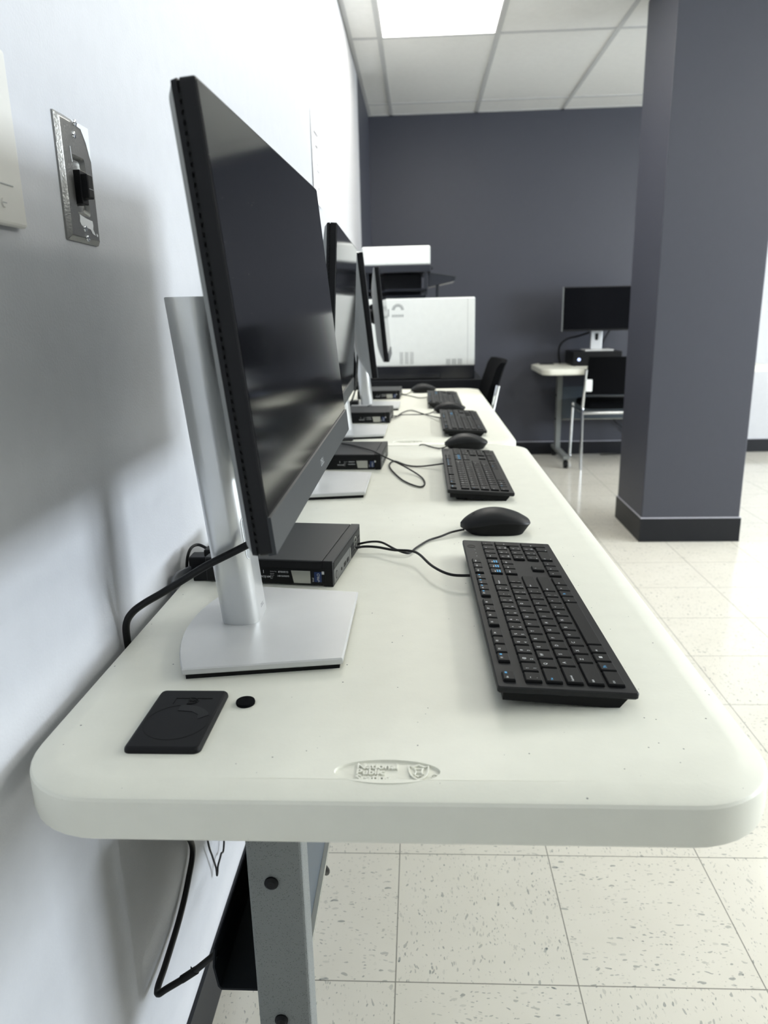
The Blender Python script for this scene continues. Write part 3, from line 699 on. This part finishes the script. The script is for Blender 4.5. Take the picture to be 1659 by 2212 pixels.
bm = bmesh.new(); tube(bm, [(-.300, 2.650, .7398), (-.2668, 2.6826, .745), (-.2382, 2.7068, .7535), (-.2153, 2.7153, .756), (-.1935, 2.690, .7545), (-.1800, 2.60, .7755), (-.19, 2.56, .7755)], .0016)
tag(obj('thin_cord', bm, M['cable'], smooth=True, angle=80), 'thin grey cord arching over the stand base at the far table', 'cable')
for (y0, ends, lab) in ((2.36, (-.30, 2.62, .745), 'black cords hanging behind the third monitor to the table'),):
    bm = bmesh.new()
    tube(bm, [(-.215, y0, 1.0), (-.235, y0 + .1, .90), (-.262, y0 + .26, .83), (-.285, y0 + .37, .775), (-.30, y0 + .43, .743)], .003)
    tube(bm, [(-.205, y0 + .06, 1.0), (-.222, y0 + .18, .90), (-.24, y0 + .32, .83), (-.262, y0 + .42, .78), (-.275, y0 + .46, .755)], .0035)
    tag(obj('display_cable', bm, M['cable'], smooth=True, angle=80), lab, 'cable')
t = thing('power_plug', 'black plug block behind the far stands, under hanging cords', 'plug', (-.268, 2.84, ZT))
bm = bmesh.new(); box(bm, -.012, .022, -.02, .03, 0, .026, r=.002); obj('body', bm, M['black'], t)
bm = bmesh.new(); box(bm, -.038, -.012, -.006, .012, .006, .016, r=.002); obj('strain_relief', bm, M['rubber'], t)

# felt pad on the table
bm = bmesh.new(); n = 32
rg = lambda r, z: [(-.1675 + r * math.cos(2 * PI * i / n), .6115 + r * math.sin(2 * PI * i / n), z) for i in range(n)]
loft(bm, [rg(.0086, ZT), rg(.0090, ZT + .0015), rg(.0086, ZT + .0032)])
tag(obj('felt_pad', bm, M['foam'], smooth=True, angle=50), 'small round black felt pad on the table beside the square cover', 'pad')

# ------------------------------------------------------------------ things on the left wall
def wx(y): return xw(y)
t = thing('dimmer_switch', 'chipped steel switch plate with a black knob on the white wall', 'switch', (wx(.79), .7905, 1.2212), (-.012, 0, 0))
hw, hh = .0365, .0585
def pl2(d, x, dz=0): return [(x, y, z) for y, z in rrect(-hw, hw, -hh, hh, .0015, 2, d)]
bm = bmesh.new(); loft(bm, [pl2(0, 0), pl2(.0004, .002), pl2(.0045, .0052), pl2(.0055, .0056)], cap1=False)
tb = bmesh.new()
o_ = [tb.verts.new(p) for p in pl2(.0055, .0056)]; rec = [(y, z - .002) for y, z in rrect(-.015, .015, -.030, .026, .004, 4)]
i_ = [tb.verts.new((.0056, y, z)) for y, z in rec]
bmesh.ops.triangle_fill(tb, use_beauty=True, edges=[tb.edges.new((q[i], q[(i + 1) % len(q)])) for q in (o_, i_) for i in range(len(q))])
lo = [tb.verts.new((.0012, y * .78, -.004 + (z + .004) * .88)) for y, z in rec]
for i in range(len(i_)): tb.faces.new((i_[i], i_[(i + 1) % len(i_)], lo[(i + 1) % len(lo)], lo[i]))
tb.faces.new(lo); merge(bm, tb)
sp_ = obj('plate', bm, M['steel'], t)
bm = bmesh.new(); box(bm, .001, .010, -.0095, .0045, -.022, .010, r=.001); box(bm, .009, .0165, -.0085, .0035, -.0165, .006, r=.0008); box(bm, .0166, .0169, -.0075, .0025, -.0150, .0045)
box(bm, .0167, .0171, -.0075, .0025, -.0082, -.0076, mi=1)
obj('knob', bm, [M['black'], M['pvent']], t)
for (y, z) in ((.001, .0545), (-.004, .0425), (-.002, -.0445), (.002, -.0535)):
    bm = bmesh.new(); cyl(bm, (.0055, y, z), (.0066, y, z), .0034, .0030, n=20); cyl(bm, (.0066, y, z), (.0071, y, z), .0030, .0012, n=20); box(bm, .0070, .0073, y - .0028, y + .0028, z - .0003, z + .0003, mi=1); obj('screw', bm, [M['chrome'], M['ink']], t, smooth=True)
def flake(pts, x=.0057, th=.0003, m='paintflake'):
    bm = bmesh.new(); loft(bm, [[(x, y, z) for y, z in pts], [(x + th, y, z) for y, z in pts]]); obj('paint_flake', bm, M[m], t)
flake([(-.030, .0562), (-.008, .0556), (.006, .0520), (.013, .0515), (.020, .0430), (.0225, .0400), (.0265, .030), (.0300, .024), (.0312, .056)])
flake([(-.012, -.0320), (.004, -.0345), (.017, -.0352), (.018, -.0395), (.0165, -.0435), (.019, -.0460), (.0215, -.0490), (.015, -.0480), (.011, -.0440), (.003, -.0432), (-.003, -.0440), (-.010, -.0420), (-.0125, -.0390), (-.0115, -.0350)])
flake([(.024, -.0465), (.0275, -.0478), (.0265, -.0500), (.0235, -.0490)])
flake([(-.0165, .030), (-.0155, .030), (-.0140, .016), (-.0152, .016)])

t = thing('wall_cover', 'cream cover plate cut off by the left edge of the photo', 'cover', (wx(.60), .6000, 1.2325))
bm = bmesh.new(); rr = lambda d, x: [(x, y, z) for y, z in rrect(-.066, .0665, -.069, .069, .004, 5, d)]
loft(bm, [rr(.006, 0), rr(.006, .0035), rr(0, .0035), rr(0, .006), rr(.0012, .0075), rr(.003, .008)]); obj('plate', bm, M['cream'], t)
bm = bmesh.new(); box(bm, .0078, .0086, -.018, .0495, -.0375, -.0367); obj('slot', bm, M['pvent'], t)
for z in (-.052, .052):
    bm = bmesh.new(); cyl(bm, (.0078, .031, z), (.0092, .031, z), .0042, .0034, n=20); box(bm, .0091, .0094, .028, .034, z - .0004, z + .0004, mi=1); obj('screw', bm, [M['cream'], M['pvent']], t, smooth=True)

bm = bmesh.new(); y0, y1 = 2.608, 2.816
rg = lambda k: [(wx(y) + .0004 + k + c, y, z) for y, z, c in ((y0, 1.727, .001), (y1, 1.734, .0), (y1 - .01, 1.45, .002), (y0 - .005, 1.452, .004))]
loft(bm, [rg(0), rg(.0004)])
pp = obj('paper_notice', bm, M['paper']); tag(pp, 'sheet of white paper taped to the left wall above the second monitor', 'paper')
bm = bmesh.new(); EY, EZ = (0, 1, 0), (0, 0, 1)
for (yy, zz, s, w_) in ((.050, 1.667, .016, .10), (.08, 1.63, .012, .06), (.085, 1.63, .010, .05), (.08, 1.575, .010, .06), (.09, 1.555, .010, .07), (.10, 1.5, .012, .05)):
    n = max(2, int(w_ / .014))
    for i in range(n): quad(bm, (wx(y0 + yy) + .0045, y0 + yy + i * .014, zz), EY, EZ, .010, s * .55, .0002)
obj('print_lines', bm, M['ink'], pp)

# ------------------------------------------------------------------ multifunction printer beyond the tables
PX0, PX1, PY0, PY1 = -.325, .258, 3.72, 4.36
t = thing('printer', 'white floor-standing printer at the end of the tables by the dark wall', 'printer', (0, PY0, 0))
def pb(name, parts, m, parent=None, smooth=False):
    bm = bmesh.new()
    for p in parts: box(bm, *p[:6], r=p[6] if len(p) > 6 else 0, mi=p[7] if len(p) > 7 else 0)
    return obj(name, bm, m, parent or t, smooth)
dY = PY1 - PY0
body = pb('side_panel', [(PX0, PX1, 0, dY, .828, 1.152, .006)], M['pwhite'])
pb('drawer_unit', [(PX0, PX1, .002, dY, .762, .828, .004), (PX0 + .02, .09, -.003, .01, .768, .792, .002)], M['pdark2'])
pb('base_cabinet', [(PX0 - .0, .300, -.01, dY + .02, .03, .762, .006)], M['base'])
for z in (0,):
    for x in (-.28, .25):
        for y in (.05, dY - .05):
            bm = bmesh.new(); cyl(bm, (x - .012, y, .02), (x + .012, y, .02), .02); obj('caster', bm, M['rubber'], t, smooth=True)
bm = bmesh.new()                                            # vents pressed into the side panel
for k in range(3):
    for j in range(5): box(bm, -.110 + k * .0255 + j * .0036, -.1085 + k * .0255 + j * .0036, -.0005, .001, .838, .897)
obj('vent', bm, M['pvent'], body); bm = bmesh.new()
for k in range(3):
    for j in range(5): box(bm, .118 + k * .0285 + j * .0045, .1205 + k * .0285 + j * .0045, -.0005, .001, .832, .861)
obj('vent', bm, M['pvent'], body); bm = bmesh.new()
for k in range(9):                                          # fan arc of little slots, upper left
    a = PI * (k + .5) / 9; r0, r1 = .016, .030; c = (-.116, 1.098)
    tb = bmesh.new(); w_ = .0032
    p = [(c[0] + r * math.cos(a) - s * w_ * math.sin(a), c[1] + r * math.sin(a) + s * w_ * math.cos(a)) for r, s in ((r0, -1), (r1, -1), (r1, 1), (r0, 1))]
    loft(tb, [[(x, -.0005, z) for x, z in p], [(x, .001, z) for x, z in p]]); merge(bm, tb)
for k in range(6): box(bm, -.145 + k * .0098, -.1385 + k * .0098, -.0005, .001, 1.065, 1.077)
for k in range(4): box(bm, -.195 + k * .0098, -.1885 + k * .0098, -.0005, .001, 1.068, 1.128 - k * .008)
obj('vent', bm, M['pvent'], body)
pb('seam_line', [(.222, .2235, -.0004, .001, .832, 1.146)], M['pvent'], body)
pb('output_shelf', [(PX0 + .01, .020, .005, dY - .08, 1.152, 1.166, .003), (PX0 + .01, .025, .0, dY - .08, 1.184, 1.196, .003)], M['pdark2'])
pb('scanner_post', [(PX0 + .01, -.26, .06, dY - .05, 1.166, 1.275, .004), (PX0 + .01, .0, .25, dY - .05, 1.166, 1.275, .004)], M['pdark'])
pb('scanner_strut', [(.012, .030, .01, .05, 1.166, 1.276, .003)], M['pdark'])
pb('scanner_base', [(PX0, .045, 0, dY - .04, 1.272, 1.307, .004), (.04, .056, .02, .08, 1.285, 1.302, .003)], M['pdark'])
pb('scanner_lid', [(PX0 + .04, .043, .002, dY - .06, 1.306, 1.392, .008)], M['pwhite'])
pb('feeder', [(PX0 + .002, PX0 + .05, .04, dY - .1, 1.306, 1.375, .006)], M['pwhite'])
bm = bmesh.new(); loft(bm, [[(.034, .02, 1.268), (.165, .02, 1.247), (.160, .02, 1.228), (.034, .02, 1.204)], [(.034, .30, 1.268), (.165, .30, 1.247), (.160, .30, 1.228), (.034, .30, 1.204)]]); cp = obj('control_panel', bm, M['pdark'], t)
bm = bmesh.new(); loft(bm, [[(.034, .018, 1.2695), (.166, .018, 1.2485), (.166, .018, 1.2455), (.034, .018, 1.2665)], [(.034, .302, 1.2695), (.166, .302, 1.2485), (.166, .302, 1.2455), (.034, .302, 1.2665)]]); obj('panel_edge', bm, M['chin'], cp)
pb('panel_stem', [(.070, .085, .05, .09, 1.15, 1.215, .003)], M['pdark'])

# ------------------------------------------------------------------ chairs
def make_chair(label, group):
    """faces +y, origin on the floor under the middle of the backrest's foot line"""
    t = thing('side_chair', label, 'chair', (0, 0, 0), group=group)
    hw = .235
    bm = bmesh.new()                                       # padded seat
    rings = [[(x, y, z) for x, y in rrect(-hw + .02, hw - .02, .035, .39, .05, 6, d)] for d, z in ((.012, .415), (0, .423), (0, .445), (.006, .457), (.02, .463))]
    loft(bm, rings); obj('seat', bm, M['fabric'], t, smooth=True, angle=50)
    bm = bmesh.new()                                       # curved backrest
    rings = []
    for i in range(13):
        a = -1 + 2 * i / 12; x = a * (hw - .012); yb = -.045 * (1 - a * a) * .6
        ring = []
        for z, y, in ((.520, .000), (.545, .004), (.66, -.028), (.755, -.062), (.775, -.072), (.775, -.050), (.755, -.034), (.66, .002), (.545, .032), (.520, .026)): ring.append((x, y + yb, z))
        rings.append(ring)
    loft(bm, rings); obj('backrest', bm, M['fabric'], t, smooth=True, angle=50)
    for s in (-1, 1):
        bm = bmesh.new(); tube(bm, [(s * hw, -.040, .690), (s * hw, -.006, .545), (s * hw, .022, .435), (s * hw, .022, .40), (s * hw, .012, .2), (s * hw, .002, .003)], .0105, n=12, k=6); obj('rear_leg', bm, M['chrome'], t, smooth=True)
        bm = bmesh.new(); tube(bm, [(s * hw, .350, .43), (s * hw, .36, .38), (s * hw, .385, .12), (s * hw, .392, .03), (s * hw, .37, .011)], .0105, n=12, k=6); obj('front_leg', bm, M['chrome'], t, smooth=True)
        bm = bmesh.new(); tube(bm, [(s * hw, .022, .395), (s * hw, .353, .40)], .009, n=10, smooth=False); obj('side_rail', bm, M['chrome'], t, smooth=True)
        bm = bmesh.new(); box(bm, s * hw - (.004 if s < 0 else .042), s * hw + (.042 if s < 0 else .004), -.052, -.030, .545, .625, r=.005); 
        bmesh.ops.transform(bm, matrix=Matrix.Translation((0, .0, 0)), verts=bm.verts); obj('back_bracket', bm, M['pwhite'], t)
    bm = bmesh.new(); tube(bm, [(-hw, .022, .393), (hw, .022, .393)], .011, n=12, smooth=False); obj('cross_bar', bm, M['chrome'], t, smooth=True)
    bm = bmesh.new(); tube(bm, [(-hw + .02, -.010, .515), (0, -.035, .512), (hw - .02, -.010, .515)], .006, n=8); obj('back_rail', bm, M['chin'], t, smooth=True)
    return t
ch = make_chair('black chair with chrome legs pushed up to the table by the back wall', 'black chairs with chrome legs')
ch.location = (1.330, 5.105, 0)
c2 = dup(ch, (.286, 3.47, 0), (0, 0, PI / 2), 'black chair seen edge-on past the end of the far table')
c2.scale = (1, 1, 1.12)
for k in list(c2.children):
    if k.name.startswith('back_bracket'): bpy.data.objects.remove(k)

# ------------------------------------------------------------------ workstation on the back-wall table
ZB = ZT * .943 + .0005
t = thing('desktop_computer', 'black desktop computer lying flat on the back-wall table under a monitor', 'computer', (1.225, 5.42, ZB))
bm = bmesh.new(); box(bm, -.17, .17, -.08, .21, .003, .098, r=.004); cs = obj('case', bm, M['pcside'], t)
bm = bmesh.new(); box(bm, -.168, .168, -.092, -.08, .004, .097, r=.003); fb = obj('front_bezel', bm, M['black'], t)
bm = bmesh.new(); cyl(bm, (-.128, -.092, .045), (-.128, -.0945, .045), .010); obj('power_button', bm, M['led'], fb, smooth=True)
bm = bmesh.new(); box(bm, -.05, .12, -.0935, -.091, .06, .075, r=.001); obj('disc_slot', bm, M['rubber'], fb)
for x in (-.15, .15):
    for y in (-.06, .19):
        bm = bmesh.new(); cyl(bm, (x, y, 0), (x, y, .004), .008, n=14); obj('foot', bm, M['rubber'], t)
z0 = ZB + .098
t = thing('monitor', 'monitor with grey screen on the back-wall table, cut by the column', 'monitor', (1.245, 5.43, z0), group='desktop monitors')
bm = bmesh.new(); box(bm, -.10, .10, -.06, .11, 0, .010, r=.004); obj('base_plate', bm, M['silverbase'], t)
bm = bmesh.new(); box(bm, -.040, .040, .045, .075, .010, .30, r=.004); ps = obj('post', bm, M['alum'], t)
bm = bmesh.new(); cyl(bm, (0, .0445, .082), (0, .0455, .082), .012, n=20); box(bm, -.012, .012, .0442, .0455, .082, .12); obj('cable_slot', bm, M['rubber'], ps)
bm = bmesh.new(); box(bm, -.258, .258, -.016, .004, .138, .438, r=.004); bz_ = obj('bezel', bm, M['bezel'], t)
bm = bmesh.new(); box(bm, -.250, .250, -.0168, -.0155, .150, .431); obj('screen', bm, M['screen'], t)
bm = bmesh.new(); box(bm, -.259, -.2565, -.017, .004, .138, .438); obj('side_edge', bm, M['pvent'], bz_)
bm = bmesh.new(); box(bm, -.15, .15, .004, .03, .19, .40, r=.012); obj('back_cover', bm, M['black'], t)
bm = bmesh.new(); cyl(bm, (0, .028, .27), (0, .046, .27), .025); obj('arm', bm, M['black'], t, smooth=True)
cable('display_cable', [(1.20, 5.50, .92), (1.13, 5.535, .895), (1.05, 5.55, .875), (1.005, 5.565, .83), (1.00, 5.58, .76), (1.015, 5.60, .70)], .007, 'black cord curving left of the monitor on the back-wall table')
cable('display_cable', [(1.345, 5.50, .94), (1.315, 5.52, .88), (1.29, 5.56, .80)], .005, 'short black cord slanting right of the stand on the back-wall table')
cable('floor_cord', [(1.42, 5.66, .40), (1.43, 5.665, .33), (1.46, 5.675, .25), (1.52, 5.68, .20), (1.60, 5.675, .10), (1.62, 5.66, .012), (1.50, 5.64, .007), (1.35, 5.62, .007)], .004, 'dark cord on the wall and floor behind the back-wall chair')
# ------------------------------------------------------------------ camera, world, view
pi_, ya, ro = 0.26362, 0.05539, -0.02296
cp, sp_2, cw, sw = math.cos(pi_), math.sin(pi_), math.cos(ya), math.sin(ya)
fw = Vector((-sw * cp, cw * cp, -sp_2)); rt = Vector((cw, sw, 0)); upc = rt.cross(fw)
cr, sr = math.cos(ro), math.sin(ro)
rt2, up2 = cr * rt + sr * upc, -sr * rt + cr * upc
cam = bpy.data.cameras.new('camera'); co = bpy.data.objects.new('camera', cam); C.objects.link(co)
mt = Matrix((rt2, up2, -fw)).transposed().to_4x4(); mt.translation = (0, 0, 1.0867); co.matrix_world = mt
cam.sensor_fit = 'VERTICAL'; cam.sensor_height = 36; cam.sensor_width = 27; cam.lens = 1593.3 / 2212 * 36
cam.clip_start = .02; cam.clip_end = 60
cam.dof.use_dof = True; cam.dof.focus_distance = .86; cam.dof.aperture_fstop = 7.5
bpy.context.scene.camera = co
w = bpy.data.worlds.new('world'); bpy.context.scene.world = w; w.use_nodes = True
w.node_tree.nodes['Background'].inputs[0].default_value = (.5, .52, .55, 1); w.node_tree.nodes['Background'].inputs[1].default_value = .1
vs = bpy.context.scene.view_settings
vs.view_transform = 'Standard'; vs.look = 'None'; vs.gamma = 1; vs.use_curve_mapping = False; vs.exposure = 0.06
